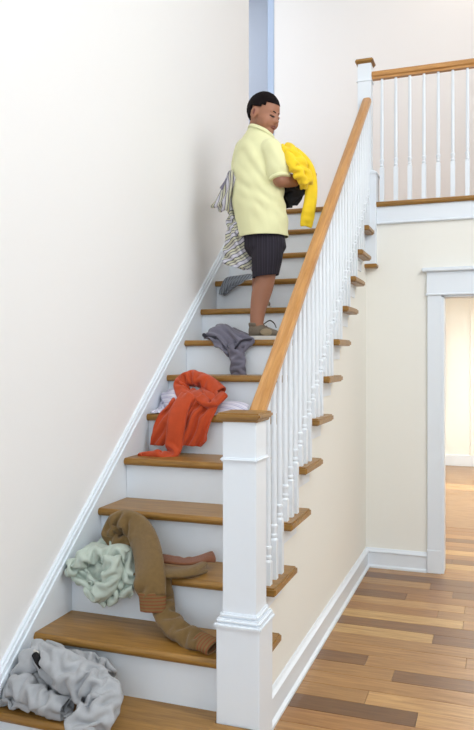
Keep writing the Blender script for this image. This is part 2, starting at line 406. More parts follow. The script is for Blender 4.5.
for j in range(3):
    yo = .045 + SP * j
    blk = .060 + yo * R / RUN
    tot = rail_under(NY(5) + yo) - 5 * R
    bal.append(baluster_mesh('baluster', blk, 0, tot))
for k in range(2, 13):
    for j in range(3):
        y = NY(k) + .045 + SP * j
        if y < 2.60: continue
        b = link('baluster', bal[j], M['white'], sr); b.location = (RX + .010, y, k * R)

# balcony railing
BX = .853; BY = 5.235
br = empty('balcony_railing', (BX, BY, ZL), 'level oak handrail on white balusters along the upstairs landing', 'railing')
un = post('newel_post', [sq(.048, ZL - .2, 3.615, .002, BX, 5.225)], M['white'], br)
post('newel_base', [(BX - .082, BX + .088, 5.135, 5.30, 2.16, 2.80, .003)], M['white'], un)
post('base_moulding', [(BX - .09, BX + .097, 5.127, 5.308, 2.795, 2.815, .005), (BX - .075, BX + .078, 5.145, 5.29, 2.815, 2.83, .004)], M['white'], un)
post('drop_cap', [(BX - .09, BX + .097, 5.127, 5.308, 2.135, 2.162, .005)], M['oak'], un)
post('neck_moulding', [sq(.055, 3.475, 3.487, .004, BX, 5.225)], M['white'], un)
post('newel_cap', [sq(.064, 3.612, 3.636, .006, BX, 5.225), sq(.055, 3.604, 3.613, .002, BX, 5.225)], M['oak'], un)
lr = link('handrail', rail_mesh('handrail', 3.3), M['rail'], br); lr.location = (BX + .045, BY, 3.497)
bme = baluster_mesh('baluster', .262, 0, 3.501 - ZL)
for i in range(33):
    b = link('baluster', bme, M['white'], br); b.location = (.971 + i * .0975, BY, ZL)
# balcony edge: nosing, fascia and bead
ns = link('trim_2', tread_mesh('landing_edge', 0, 3.30, .18), M['oak']); ns.location = (.915, 5.16, ZL + .004); struct(ns, 'oak nosing along the balcony edge')
fa = box('trim_5', .90, 4.2, YB - .015, YB + .10, 2.455, ZL - .028, M['white'], None, .002); struct(fa, 'white fascia board below the balcony nosing')
box('bead', .94, 4.2, YB - .024, YB, 2.447, 2.462, M['white'], fa, .004)
# --------------------------------------------------------------- END OF PLACE

# ------------------------------------------------------------------ cloth
def stair_collide(x, rad):
    "push points out of the steps, the left wall and the newel; returns the contact mask"
    k = np.floor((x[:, 1] + rad - Y1) / RUN + 1).astype(int); k = np.clip(k, 0, 13)
    top = k * R + rad; pen_z = top - x[:, 2]
    ny = Y1 + (k - 1) * RUN - rad; pen_y = x[:, 1] - ny
    hit = (pen_z > 0) & (k > 0)
    up = hit & ((pen_z < pen_y * 1.2) | (pen_z < .03)); fr = hit & ~up
    x[up, 2] += pen_z[up]; x[fr, 1] -= np.minimum(pen_y[fr], .02)
    lw = x[:, 0] < rad + .002; x[lw, 0] = rad + .002
    nz = (x[:, 0] > .793 - rad) & (x[:, 1] < 2.56 + rad) & (x[:, 1] > 2.3) & (x[:, 2] < 1.3); x[nz, 0] = .793 - rad
    return hit | lw | nz

def catmull(C, n):
    "resample control rows C (m, ..., 3) to n rows"
    m = len(C); out = []
    for t in np.linspace(0, m - 1, n):
        i = min(int(t), m - 2); f = t - i
        p0, p1, p2, p3 = C[max(i - 1, 0)], C[i], C[i + 1], C[min(i + 2, m - 1)]
        out.append(.5 * (2 * p1 + (p2 - p0) * f + (2 * p0 - 5 * p1 + 4 * p2 - p3) * f * f + (3 * p1 - p0 - 3 * p2 + p3) * f ** 3))
    return np.array(out)

def drape(net, size, du, steps=120, seed=1, noise=.012, pin=.06, pin_steps=60, collide=stair_collide, rad=.006, hold=None, gravity=.0022, stiff=.25, selfc=True, limits=None):
    """a sheet of size (length, width): starts on the control net (rows of points), then relaxes under gravity over the steps.
    Where the net is smaller than the sheet the cloth buckles into folds. hold = (row, col) net points kept fixed."""
    rng = np.random.default_rng(seed)
    net = np.array([[tuple(p) for p in row] for row in net], float)
    nu, nv = max(4, int(round(size[0] / du)) + 1), max(4, int(round(size[1] / du)) + 1)
    g = catmull(net, nu); g = catmull(np.swapaxes(g, 0, 1), nv); g = np.swapaxes(g, 0, 1)
    lo = np.array([[rng.normal(size=3) for _ in range(max(3, nv // 4))] for _ in range(max(3, nu // 4))])
    lo = catmull(lo, nu); lo = np.swapaxes(catmull(np.swapaxes(lo, 0, 1), nv), 0, 1)
    tgt = g.reshape(-1, 3).copy()
    x = (g + lo * noise).reshape(-1, 3).copy(); x[:, 2] += .004; v = np.zeros_like(x)
    idx = np.arange(nu * nv).reshape(nu, nv)
    hu, hv = size[0] / (nu - 1), size[1] / (nv - 1)
    B = []
    def add(di, dj, rest, k, cls):
        if di >= 0 and dj >= 0: a = idx[:nu - di, :nv - dj]; b = idx[di:, dj:]
        else: a = idx[:nu - di, -dj:]; b = idx[di:, :nv + dj]
        I, J = np.meshgrid(np.arange(a.shape[0]), np.arange(a.shape[1]), indexing='ij')
        c = cls(I, J)
        for q in range(2):
            s = c == q
            if s.any(): B.append((a[s], b[s], rest, k))
    add(1, 0, hu, 1, lambda i, j: i % 2); add(0, 1, hv, 1, lambda i, j: j % 2)
    add(1, 1, math.hypot(hu, hv), .5, lambda i, j: i % 2); add(1, -1, math.hypot(hu, hv), .5, lambda i, j: i % 2)
    add(2, 0, 2 * hu, stiff, lambda i, j: (i // 2) % 2); add(0, 2, 2 * hv, stiff, lambda i, j: (j // 2) % 2)
    fixed = np.zeros(nu * nv, bool)
    for (r, c) in (hold or []):
        ri = int(round(r * (nu - 1) / (len(net) - 1))); ci = int(round(c * (nv - 1) / (len(net[0]) - 1)))
        fixed[idx[max(ri - 1, 0):ri + 2, max(ci - 1, 0):ci + 2].ravel()] = True
    gi = np.stack(np.meshgrid(np.arange(nu), np.arange(nv), indexing='ij'), -1).reshape(-1, 2)
    N = len(x)
    far = (np.abs(gi[:, None, :] - gi[None, :, :]).max(-1) > 2) if selfc else None
    md = .85 * min(hu, hv)
    for s in range(steps):
        p0 = x.copy()
        x = x + v * .92; x[:, 2] -= gravity
        if s < pin_steps: x += (tgt - x) * pin
        for it in range(6):
            for a, b, rest, k in B:
                d = x[b] - x[a]; l = np.sqrt((d * d).sum(1)) + 1e-9
                if k < 1: e = np.minimum(l - rest, 0) * k if k == stiff else (l - rest) * k
                else: e = l - rest
                c = d * (e / l * .5)[:, None]; x[a] += c; x[b] -= c
            if fixed.any(): x[fixed] = tgt[fixed]
        if selfc and s % 2 == 0:
            d2 = (x * x).sum(1); D = d2[:, None] + d2[None, :] - 2 * x @ x.T
            I, J = np.nonzero((D < md * md) & far)
            if len(I):
                dv = x[I] - x[J]; l = np.sqrt((dv * dv).sum(1)) + 1e-9
                c = dv * ((md - l) / l * .35)[:, None]
                acc = np.zeros_like(x); cnt = np.zeros(N); np.add.at(acc, I, c); np.add.at(cnt, I, 1)
                x += acc / np.maximum(cnt, 1)[:, None]
        if collide is not None:
            hit = collide(x, rad)
            x[hit, :] = np.where(np.array([True, True, False]), p0[hit] * .5 + x[hit] * .5, x[hit])
            collide(x, rad)
        v = x - p0
        sp = np.sqrt((v * v).sum(1)); big = sp > .03; v[big] *= (.03 / sp[big])[:, None]
        if fixed.any(): v[fixed] = 0
    return x.reshape(nu, nv, 3)

def sheet(name, G, thick, material, parent=None, sub=1, uvs=(1, 1), lining=None, rot=0.0):
    nu, nv = G.shape[:2]
    fs = [(i * nv + j, i * nv + j + 1, (i + 1) * nv + j + 1, (i + 1) * nv + j) for i in range(nu - 1) for j in range(nv - 1)]
    me = mesh(name, G.reshape(-1, 3), fs)
    uv = me.uv_layers.new(name='UVMap'); co = np.zeros(len(me.loops) * 2)
    li = np.zeros(len(me.loops), int); me.loops.foreach_get('vertex_index', li)
    co[0::2] = (li // nv) / (nu - 1) * uvs[0]; co[1::2] = (li % nv) / (nv - 1) * uvs[1]
    if rot: co[0::2], co[1::2] = co[0::2] * math.cos(rot) - co[1::2] * math.sin(rot), co[0::2] * math.sin(rot) + co[1::2] * math.cos(rot)
    uv.data.foreach_set('uv', co)
    o = link(name, me, material, parent, True)
    if lining: me.materials.append(lining)
    m = o.modifiers.new('thickness', 'SOLIDIFY'); m.thickness = thick; m.offset = 0
    if lining: m.material_offset = 1
    m = o.modifiers.new('smooth', 'SUBSURF'); m.levels = sub; m.render_levels = sub
    return o

def tube(name, pts, radii, material, parent=None, n=14, steps=26, flat=1.0, wrinkle=.0, seed=0, up=(0, 0, 1), open_end=False, rib=None, sub=1):
    "plump fabric tube along a path; radii = (across, along-up) per point; folds as ripples along the length"
    rng = random.Random(seed)
    P = catmull(np.array([tuple(p) for p in pts], float), steps); RR = catmull(np.array([(r, r * flat) if not isinstance(r, tuple) else r for r in radii], float), steps)
    T = np.gradient(P, axis=0); T /= np.linalg.norm(T, axis=1)[:, None]
    ref = np.array(up, float); vs = []; fs = []
    ph = [rng.uniform(0, 6.28) for _ in range(8)]
    for i in range(steps):
        a = np.cross(T[i], ref); a /= np.linalg.norm(a) + 1e-9; b = np.cross(a, T[i]); s = i / (steps - 1)
        for j in range(n):
            t = 2 * math.pi * j / n
            w = 1 + wrinkle * (math.sin(3 * t + 9 * s + ph[0]) * .5 + math.sin(24 * s + 2 * t + ph[1]) * .6 + math.sin(41 * s - t + ph[2]) * .4 + math.sin(2 * t - 14 * s + ph[3]) * .6)
            vs.append(P[i] + a * math.cos(t) * RR[i][0] * w + b * math.sin(t) * RR[i][1] * w)
    for i in range(steps - 1):
        for j in range(n): fs.append((i * n + j, i * n + (j + 1) % n, (i + 1) * n + (j + 1) % n, (i + 1) * n + j))
    fs.append(tuple(range(n))[::-1])
    if not open_end: fs.append(tuple((steps - 1) * n + j for j in range(n)))
    me = mesh(name, vs, fs)
    uv = me.uv_layers.new(name='UVMap'); li = np.zeros(len(me.loops), int); me.loops.foreach_get('vertex_index', li)
    co = np.zeros(len(li) * 2); co[0::2] = (li // n) / (steps - 1); co[1::2] = (li % n) / n; uv.data.foreach_set('uv', co)
    o = link(name, me, material, parent, True)
    if open_end:
        m = o.modifiers.new('thickness', 'SOLIDIFY'); m.thickness = .006; m.offset = -1
    m = o.modifiers.new('smooth', 'SUBSURF'); m.levels = sub; m.render_levels = sub
    return o

def atz(u, v, z):
    "world point on the level z"
    d = FPX * (CAMZ - z) / (v - HOR); t = (u - 237) / FPX
    return Vector((CAMX + CS * t * d - SN * d, SN * t * d + CS * d, z))

def tube_net(path, radii, up=(0, -.35, 1), ncol=9, turns=1.06):
    P = np.array([tuple(p) for p in path], float); T = np.gradient(P, axis=0)
    net = []
    for i, p in enumerate(P):
        t = T[i] / np.linalg.norm(T[i]); a = np.cross(t, np.array(up, float)); a /= np.linalg.norm(a) + 1e-9; b = np.cross(a, t)
        r = radii[i]; ra, rb = r if isinstance(r, tuple) else (r, r)
        net.append([p + a * math.cos(w) * ra + b * math.sin(w) * rb for w in -math.pi / 2 + np.linspace(0, 2 * math.pi * turns, ncol)])
    return net
def roll(name, path, radii, material, parent, long=1.2, round_=1.25, du=.014, seed=1, up=(0, -.35, 1), thick=.006, pin=.12, noise=.010, steps=70, collide=stair_collide, uvs=(1, 1), turns=1.06, gravity=.0008):
    P = np.array([tuple(p) for p in path], float)
    L = np.linalg.norm(np.diff(P, axis=0), axis=1).sum()
    rr = np.mean([(r if isinstance(r, tuple) else (r, r)) for r in radii], axis=0); Cc = 2 * math.pi * math.sqrt((rr ** 2).mean()) * turns
    G = drape(tube_net(path, radii, up, turns=turns), (L * long, Cc * round_), du, steps, seed, noise, pin, steps, collide, selfc=False, gravity=gravity)
    return sheet(name, G, thick, material, parent, 1, uvs)
def netY(rows):
    "rows of (v_left, v_right, Y, u_left, u_right, n) -> control points"
    out = []
    for (ul, ur, vl, vr, Y) in rows:
        out.append([at(ul + (ur - ul) * s, vl + (vr - vl) * s, Y) for s in (0, .25, .5, .75, 1)])
    return out
def with_lumps(lumps):
    def f(x, rad):
        hit = stair_collide(x, rad)
        for c, r in lumps:
            c = np.array(c); r = np.array(r); q = (x - c) / r; l = np.sqrt((q * q).sum(1)) + 1e-9
            m = l < 1; x[m] = c + (q[m] / l[m][:, None]) * r; hit |= m
        return hit
    return f

# grey sweatpants slumped on the bottom tread
g = empty('sweatpants', (.18, 2.34, .2), 'light grey fleece trousers crumpled in a heap on the lowest tread', 'trousers', None)
L1 = [((.08, 2.40, .25), (.07, .05, .07)), ((.14, 2.32, .22), (.07, .06, .05))]
G = drape([[at(u, v, Y) for u, v in r] for r, Y in (
    (((12, 690), (20, 668), (32, 650), (46, 652), (62, 660)), 2.45), (((8, 690), (22, 662), (36, 646), (52, 656), (70, 670)), 2.40), (((6, 692), (22, 672), (38, 662), (54, 672), (70, 682)), 2.34),
    (((4, 694), (20, 686), (38, 680), (54, 690), (70, 696)), 2.28), (((8, 698), (22, 696), (40, 700), (56, 704), (70, 708)), 2.24), (((18, 697), (30, 702), (44, 708), (58, 712), (70, 712)), 2.225))], (.62, .60), .0125, 90, 3, .022, .055, 90, with_lumps(L1), stiff=.35, gravity=.0012)
sheet('waist', G, .007, M['greyheap'], g)
roll('waistband', [at(8, 694, 2.26), at(18, 684, 2.25), at(30, 690, 2.235), at(44, 700, 2.22), at(62, 706, 2.22)], [.018, .03, .036, .036, .03], M['greyheap'], g, 1.5, 1.45, .0125, 15, thick=.007, pin=.09, noise=.016)
roll('seat', [at(20, 676, 2.30), at(28, 662, 2.30), at(36, 652, 2.33), at(41, 646, 2.36)], [.025, .036, .034, .022], M['greyheap'], g, 1.45, 1.4, .0125, 16, thick=.007, pin=.09, noise=.014)
roll('leg', [at(42, 648, 2.36), at(54, 660, 2.31), at(72, 674, 2.28), at(92, 684, 2.27), at(104, 697, 2.24), at(97, 712, 2.18), at(84, 728, 2.14), at(74, 752, 2.13)],
     [.03, .048, .056, .058, .054, .052, .052, .05], M['greyheap'], g, 1.5, 1.5, .0125, 5, thick=.007, pin=.085, noise=.02, collide=None)
roll('leg', [at(54, 664, 2.42), at(75, 664, 2.42), at(96, 667, 2.43), at(109, 673, 2.42)], [.04, .042, .036, .022], M['greyheap'], g, 1.5, 1.4, .0125, 8, thick=.006, noise=.015)
roll('pocket_lining', [at(35, 653, 2.29), at(38, 659, 2.275), at(42, 665, 2.275)], [.010, .014, .008], M['black'], g, 1.1, 1.1, .006, 2, thick=.003, collide=None)
roll('drawstring_tip', [at(34, 649, 2.30), at(39, 652, 2.295)], [.005, .005], M['sole'], g, 1.0, 1.0, .006, 2, thick=.002, collide=None)

# mint shirt on the third tread
gs = empty('shirt', (.13, 2.78, .6), 'pale mint green shirt bunched on the third tread beside the brown sweater', 'shirt')
L2 = [((.08, 2.78, .63), (.07, .07, .05)), ((.20, 2.77, .63), (.08, .07, .06))]
G = drape([[at(u, v, Y) for u, v in r] for r, Y in (
    (((82, 552), (96, 545), (108, 540), (120, 543), (134, 550)), 2.90), (((76, 556), (90, 549), (106, 546), (120, 548), (134, 553)), 2.83), (((71, 562), (86, 556), (104, 553), (120, 553), (133, 558)), 2.75),
    (((70, 570), (84, 566), (103, 565), (119, 565), (132, 570)), 2.675), (((78, 576), (90, 580), (104, 582), (118, 582), (131, 582)), 2.65), (((88, 582), (96, 592), (105, 597), (117, 593), (129, 590)), 2.645))], (.52, .50), .0125, 90, 7, .022, .06, 90, with_lumps(L2), stiff=.3, gravity=.0012)
sheet('body', G, .005, M['green'], gs)
roll('sleeve', [at(70, 571, 2.665), at(76, 562, 2.66), at(90, 554, 2.68), at(108, 553, 2.71), at(124, 556, 2.72)], [.016, .024, .028, .03, .026], M['green'], gs, 1.6, 1.5, .011, 11, noise=.014, pin=.09)
roll('sleeve', [at(112, 556, 2.66), at(113, 570, 2.645), at(107, 584, 2.635), at(98, 592, 2.635), at(90, 586, 2.64)], [.03, .034, .032, .028, .016], M['green'], gs, 1.5, 1.5, .011, 13, noise=.014, pin=.09)
roll('collar', [at(84, 556, 2.80), at(96, 546, 2.84), at(108, 541, 2.86), at(118, 545, 2.84)], [.014, .022, .024, .018], M['green'], gs, 1.5, 1.4, .011, 18, noise=.012, pin=.09)

# brown sweater
sw = empty('sweater', (.40, 2.75, .6), 'brown knitted sweater with rust striped cuffs sprawled over two treads', 'sweater')
roll('body', [at(132, 546, 2.84), at(120, 540, 2.86), at(113, 531, 2.87), at(117, 522, 2.87), at(128, 519, 2.86), at(138, 527, 2.83), at(145, 541, 2.77), at(149, 558, 2.69), at(150, 577, 2.62), at(152, 593, 2.61)],
     [(.03, .025), (.036, .03), (.036, .03), (.036, .032), (.044, .034), (.054, .032), (.066, .032), (.074, .030), (.070, .028), (.054, .026)], M['brown'], sw, 1.2, 1.15, .0135, 21, up=(-.25, -1, .5), thick=.010, noise=.012, pin=.1, collide=None)
roll('cuff', [at(152, 591, 2.608), at(153, 601, 2.604), at(153, 611, 2.602)], [(.056, .028), (.050, .026), (.047, .024)], M['rib'], sw, 1.0, 1.0, .010, 3, up=(0, -1, .2), thick=.009, noise=.002, pin=.3, collide=None)
roll('sleeve', [at(160, 580, 2.665), at(162, 598, 2.65), at(166, 613, 2.62), at(176, 627, 2.58), at(189, 635, 2.55), at(199, 640, 2.53)],
     [(.036, .018), (.038, .022), (.042, .026), (.042, .028), (.040, .026), (.038, .024)], M['brown'], sw, 1.25, 1.15, .0135, 24, thick=.009, noise=.010, collide=None)
roll('cuff', [at(197, 639, 2.532), at(206, 643, 2.515), at(214, 647, 2.50)], [(.038, .022), (.036, .02), (.034, .018)], M['rib'], sw, 1.0, 1.0, .010, 3, thick=.009, noise=.002, pin=.3, collide=None)
G = drape([[atz(u, v, z) for u, v, z in r] for r in (((150, 563, .64), (166, 566, .632), (182, 567, .632), (198, 564, .634), (211, 558, .636)), ((150, 570, .636), (166, 573, .628), (182, 573, .630), (197, 570, .628), (210, 562, .626)), ((150, 577, .618), (166, 579, .613), (182, 578, .613), (197, 575, .613), (207, 568, .613)))],
          (.075, .24), .012, 40, 31, .004, .2, 40, stair_collide, stiff=.3, gravity=.0005)
sheet('back_panel', G, .016, M['brown'], sw)
G = drape([[atz(u, v, z) for u, v, z in r] for r in (((158, 549, .66), (172, 552, .655), (186, 555, .648), (201, 553, .652), (216, 547, .668)), ((158, 556, .655), (172, 560, .648), (186, 562, .640), (201, 560, .644), (217, 553, .655)), ((158, 564, .640), (172, 567, .636), (186, 568, .634), (201, 565, .636), (215, 560, .636)))],
          (.075, .25), .012, 40, 33, .005, .2, 40, stair_collide, stiff=.3, gravity=.0005)
sheet('hem_band', G, .012, M['rust'], sw)

# lavender striped shirt on the sixth tread, under the orange pullover
L3 = [((.13, 3.57, 1.25), (.085, .07, .085)), ((.44, 3.55, 1.22), (.12, .06, .05))]
G = drape([[at(u, v, Y) for u, v in uv] for uv, Y in (
    (((155, 402), (165, 390), (185, 394), (212, 396), (232, 402)), 3.66), (((153, 405), (165, 388), (183, 397), (216, 396), (238, 405)), 3.60),
    (((155, 411), (168, 402), (190, 408), (220, 407), (243, 411)), 3.52), (((156, 413), (170, 412), (192, 413), (222, 413), (246, 413)), 3.46))], (.40, .66), .0145, 80, 12, .014, .06, 80, with_lumps(L3), stiff=.3)
tag(sheet('dress_shirt', G, .004, M['lav'], uvs=(1, 1.5)), 'white and lavender striped shirt lying under the orange pullover', 'shirt')

# orange pullover
og = empty('pullover', (.32, 3.44, 1.2), 'orange knitted pullover hanging over the edge of the sixth tread', 'pullover')
L4 = [((.27, 3.54, 1.24), (.13, .09, .085)), ((.42, 3.52, 1.21), (.11, .08, .075))]
G = drape(netY([(182, 208, 388, 387, 3.58), (174, 218, 395, 395, 3.52), (165, 214, 407, 406, 3.44), (159, 209, 416, 416, 3.405), (155, 206, 430, 431, 3.395), (152, 203, 441, 441, 3.39)]), (.38, .47), .0125, 90, 17, .016, .06, 90, with_lumps(L4), stiff=.3, gravity=.001)
sheet('body', G, .007, M['orange'], og)
roll('sleeve', [at(196, 402, 3.46), at(184, 394, 3.53), at(182, 383, 3.58), at(192, 377, 3.60), at(206, 380, 3.60), at(218, 391, 3.57)], [(.03, .02), (.034, .03), (.033, .032), (.038, .034), (.046, .034), (.042, .025)], M['orange'], og, 1.25, 1.2, .0125, 19, thick=.007, noise=.012, pin=.1, collide=None)
roll('sleeve', [at(190, 393, 3.50), at(182, 402, 3.43), at(177, 414, 3.385), at(176, 428, 3.37), at(174, 442, 3.365), at(172, 452, 3.345), at(162, 456.5, 3.30), at(150, 457.5, 3.285), at(141, 458, 3.275)],
     [(.03, .02), (.048, .02), (.056, .02), (.054, .02), (.042, .02), (.036, .018), (.032, .013), (.03, .010), (.022, .007)], M['orange'], og, 1.06, 1.2, .0125, 23, up=(0, -1, .6), thick=.006, noise=.010, pin=.1, collide=None)
roll('hem', [at(200, 396, 3.45), at(208, 403, 3.44), at(216, 401, 3.46), at(224, 393, 3.49)], [(.03, .012), (.032, .014), (.03, .012), (.02, .01)], M['orange'], og, 1.2, 1.15, .012, 29, thick=.006, noise=.006, collide=None)

# slate shorts over the edge of the eighth tread
sg = empty('shorts', (.33, 3.98, 1.6), 'slate grey shorts slung over the edge of the eighth tread beside the shoe', 'shorts')
L5 = [(tuple(at(221, 336, 4.0)), (.075, .06, .062)), (tuple(at(238, 337, 3.98)), (.06, .05, .03))]
G = drape([[at(u, v, Y) for u, v in r] for r, Y in (
    (((205, 333), (213, 326), (223, 323), (232, 326), (241, 334)), 4.06), (((205, 335), (213, 328), (223, 325), (234, 331), (252, 335)), 3.99),
    (((210, 336), (219, 334), (229, 333), (241, 335), (255, 337)), 3.925), (((217, 342), (224, 344), (232, 346), (241, 345), (252, 341)), 3.905), (((226, 350), (230, 354), (234, 357), (239, 353), (245, 347)), 3.90))], (.34, .36), .0125, 80, 41, .010, .08, 80, with_lumps(L5), stiff=.3, gravity=.001)
sheet('body', G, .005, M['slate'], sg)
roll('leg', [at(235, 344, 3.905), at(237, 354, 3.90), at(238, 365, 3.893), at(238.5, 373, 3.89)], [(.030, .016), (.036, .02), (.037, .02), (.040, .018)], M['slate'], sg, 1.3, 1.3, .011, 43, up=(0, -1, .2), noise=.010, collide=None)
roll('lining', [at(204, 334, 4.01), at(209, 336.5, 3.95), at(216, 337, 3.915)], [(.012, .008), (.014, .010), (.010, .007)], M['slate_dark'], sg, 1.1, 1.1, .009, 4, thick=.003, collide=None)
roll('trim_band', [at(233, 350, 3.885), at(238, 344, 3.885), at(243, 339, 3.89), at(255, 338, 3.91)], [(.005, .003)] * 4, M['slate_dark'], sg, 1.05, 1.05, .006, 4, thick=.002, noise=.001, collide=None)

# grey striped sock on the tenth tread
G = drape([[at(u, v, Y) for u, v in r] for r, Y in (
    (((238, 279), (245, 275), (251, 272), (254, 274)), 4.50), (((231, 276), (238, 275), (246, 277), (253, 279)), 4.45), (((224, 278), (230, 278), (236, 281), (242, 282)), 4.41), (((222, 285), (225, 286), (229, 287), (233, 285)), 4.40), (((220, 293), (222, 294), (224, 294), (227, 292)), 4.395))], (.24, .13), .010, 70, 51, .008, .09, 70, stair_collide, stiff=.3, gravity=.0008)
tag(sheet('sock', G, .006, M['sockstripe'], uvs=(1, 1)), 'small grey striped sock dangling off the tenth tread', 'sock')

# ------------------------------------------------------------------ the boy on the eighth tread
BD = 4.20                                        # distance of the body's axis from the lens plane
CR = Vector((CS, SN, 0)); CF = Vector((-SN, CS, 0)); UP = Vector((0, 0, 1))
def Q(u, v, b=0.0): return atd(u, v, BD + b)
def loft_bm(bm, rings, n=20, cap=True, power=2.0):
    "rings = [(centre, half-axis vector a, half-axis vector b)]"
    prev = None
    for (c, a, b) in rings:
        vs = []
        for i in range(n):
            t = 2 * math.pi * i / n; ct, st_ = math.cos(t), math.sin(t)
            e = 2 / power
            vs.append(bm.verts.new(c + a * (abs(ct) ** e * (1 if ct >= 0 else -1)) + b * (abs(st_) ** e * (1 if st_ >= 0 else -1))))
        if prev:
            for i in range(n): bm.faces.new((prev[i], prev[(i + 1) % n], vs[(i + 1) % n], vs[i]))
        elif cap: bm.faces.new(vs[::-1])
        prev = vs
    if cap: bm.faces.new(prev)
def limb(bm, pts, radii, n=16, dense=6, flat=1.0, axis=None):
    "tapering limb with round ends"
    P = catmull(np.array([tuple(p) for p in pts], float), (len(pts) - 1) * dense + 1); Rr = catmull(np.array([[r] for r in radii], float), len(P))[:, 0]
    T = np.gradient(P, axis=0); T /= np.linalg.norm(T, axis=1)[:, None] + 1e-9
    ref = np.array(axis if axis else (.31, -.52, .2), float); rings = []
    def ring(p, t, r):
        a = np.cross(t, ref); a /= np.linalg.norm(a); b = np.cross(a, t)
        rings.append((Vector(p), Vector(a * r), Vector(b * r * flat)))
    for f in (.15, .6, .85): ring(P[0] - T[0] * Rr[0] * math.sqrt(1 - f * f) * .9, T[0], Rr[0] * f)
    for i in range(len(P)): ring(P[i], T[i], Rr[i])
    for f in (.85, .6, .15): ring(P[-1] + T[-1] * Rr[-1] * math.sqrt(1 - f * f) * .9, T[-1], Rr[-1] * f)
    loft_bm(bm, rings, n)
def ellipsoid(bm, c, ax, ay, az, seg=20, rng=14):
    "ax, ay, az are half-axis vectors"
    rings = []
    for i in range(1, rng):
        p = math.pi * i / rng
        rings.append((c - az * math.cos(p), ax * math.sin(p), ay * math.sin(p)))
    loft_bm(bm, rings, seg)
def fuse(name, bm, voxel, smooth_it, material, parent, cut=None):
    "union the overlapping shapes into one continuous surface"
    me = bm_mesh(name, bm); o = bpy.data.objects.new(name, me); COL.objects.link(o)
    m = o.modifiers.new('r', 'REMESH'); m.mode = 'VOXEL'; m.voxel_size = voxel
    s = o.modifiers.new('s', 'SMOOTH'); s.iterations = smooth_it; s.factor = .5
    dg = bpy.context.evaluated_depsgraph_get(); e = o.evaluated_get(dg)
    out = bpy.data.meshes.new_from_object(e, depsgraph=dg)
    bpy.data.objects.remove(o); bpy.data.meshes.remove(me)
    if cut:
        b2 = bmesh.new(); b2.from_mesh(out)
        for co, no in cut:
            bmesh.ops.bisect_plane(b2, geom=list(b2.verts) + list(b2.edges) + list(b2.faces), plane_co=co, plane_no=no, clear_outer=True)
        b2.to_mesh(out); b2.free()
    out.name = name; out.materials.clear()
    return link(name, out, material, parent, True)

boy = empty('person', Q(262, 338, 0), 'person in pale yellow polo and dark plaid shorts standing on the stairs with bundled clothes', 'person')
TA = math.radians(33)
tR = CR * math.cos(TA) - CF * math.sin(TA)       # the boy's right
tF = CR * math.sin(TA) + CF * math.cos(TA)       # the way the chest faces
# head frame: turned to his right, chin lowered
HA = math.radians(36); hF0 = CR * math.cos(HA) - CF * math.sin(HA)
pit = math.radians(20); hF = hF0 * math.cos(pit) - UP * math.sin(pit); hU = UP * math.cos(pit) + hF0 * math.sin(pit); hR = hF.cross(hU)
HS = 1.07; hFn = hF.copy(); hF, hR, hU = hF * HS, hR * HS, hU * HS
HC = Q(265.0, 114.0, -.01)
def hp(f, r, u): return HC + hF * f + hR * r + hU * u

bm = bmesh.new()
# skull, face and jaw
ellipsoid(bm, hp(-.012, 0, .018), hF * .090, hR * .073, hU * .088, 28, 20)
ellipsoid(bm, hp(.022, 0, -.030), hF * .062, hR * .064, hU * .075, 28, 20)
ellipsoid(bm, hp(.046, 0, -.082), hF * .037, hR * .038, hU * .030)             # chin
for s in (-1, 1):
    ellipsoid(bm, hp(.040, s * .038, -.038), hF * .034, hR * .028, hU * .036)   # cheek
    ellipsoid(bm, hp(.058, s * .026, .020), hF * .014, hR * .020, hU * .010)    # brow ridge
    ellipsoid(bm, hp(-.014, s * .080, -.014), hF * .019 + hR * (s * -.006), hR * .008 * s, hU * .033)  # ear
    ellipsoid(bm, hp(.078, s * .011, -.030), hF * .012, hR * .010, hU * .009)   # nostril wing
ellipsoid(bm, hp(.078, 0, -.010), hF * .014, hR * .011, hU * .028)              # nose bridge
ellipsoid(bm, hp(.090, 0, -.026), hF * .014, hR * .012, hU * .012)              # nose tip
ellipsoid(bm, hp(.068, 0, -.056), hF * .018, hR * .024, hU * .010)              # lips
# neck and trunk
NB = Q(260, 141, 0)
limb(bm, [hp(-.02, 0, -.03), hp(-.028, 0, -.06), NB, NB - UP * .05], [.048, .050, .056, .07])
def ring_at(u, v, b, w, dpt): return (Q(u, v, b), tR * w, tF * dpt)
loft_bm(bm, [ring_at(259, 140, 0, .07, .05), ring_at(259, 147, 0, .125, .075), ring_at(258, 160, 0, .135, .09), ring_at(258, 185, 0, .128, .10), ring_at(260, 210, 0, .128, .105), ring_at(263, 230, 0, .105, .09), ring_at(264, 240, 0, .09, .075)], 24)
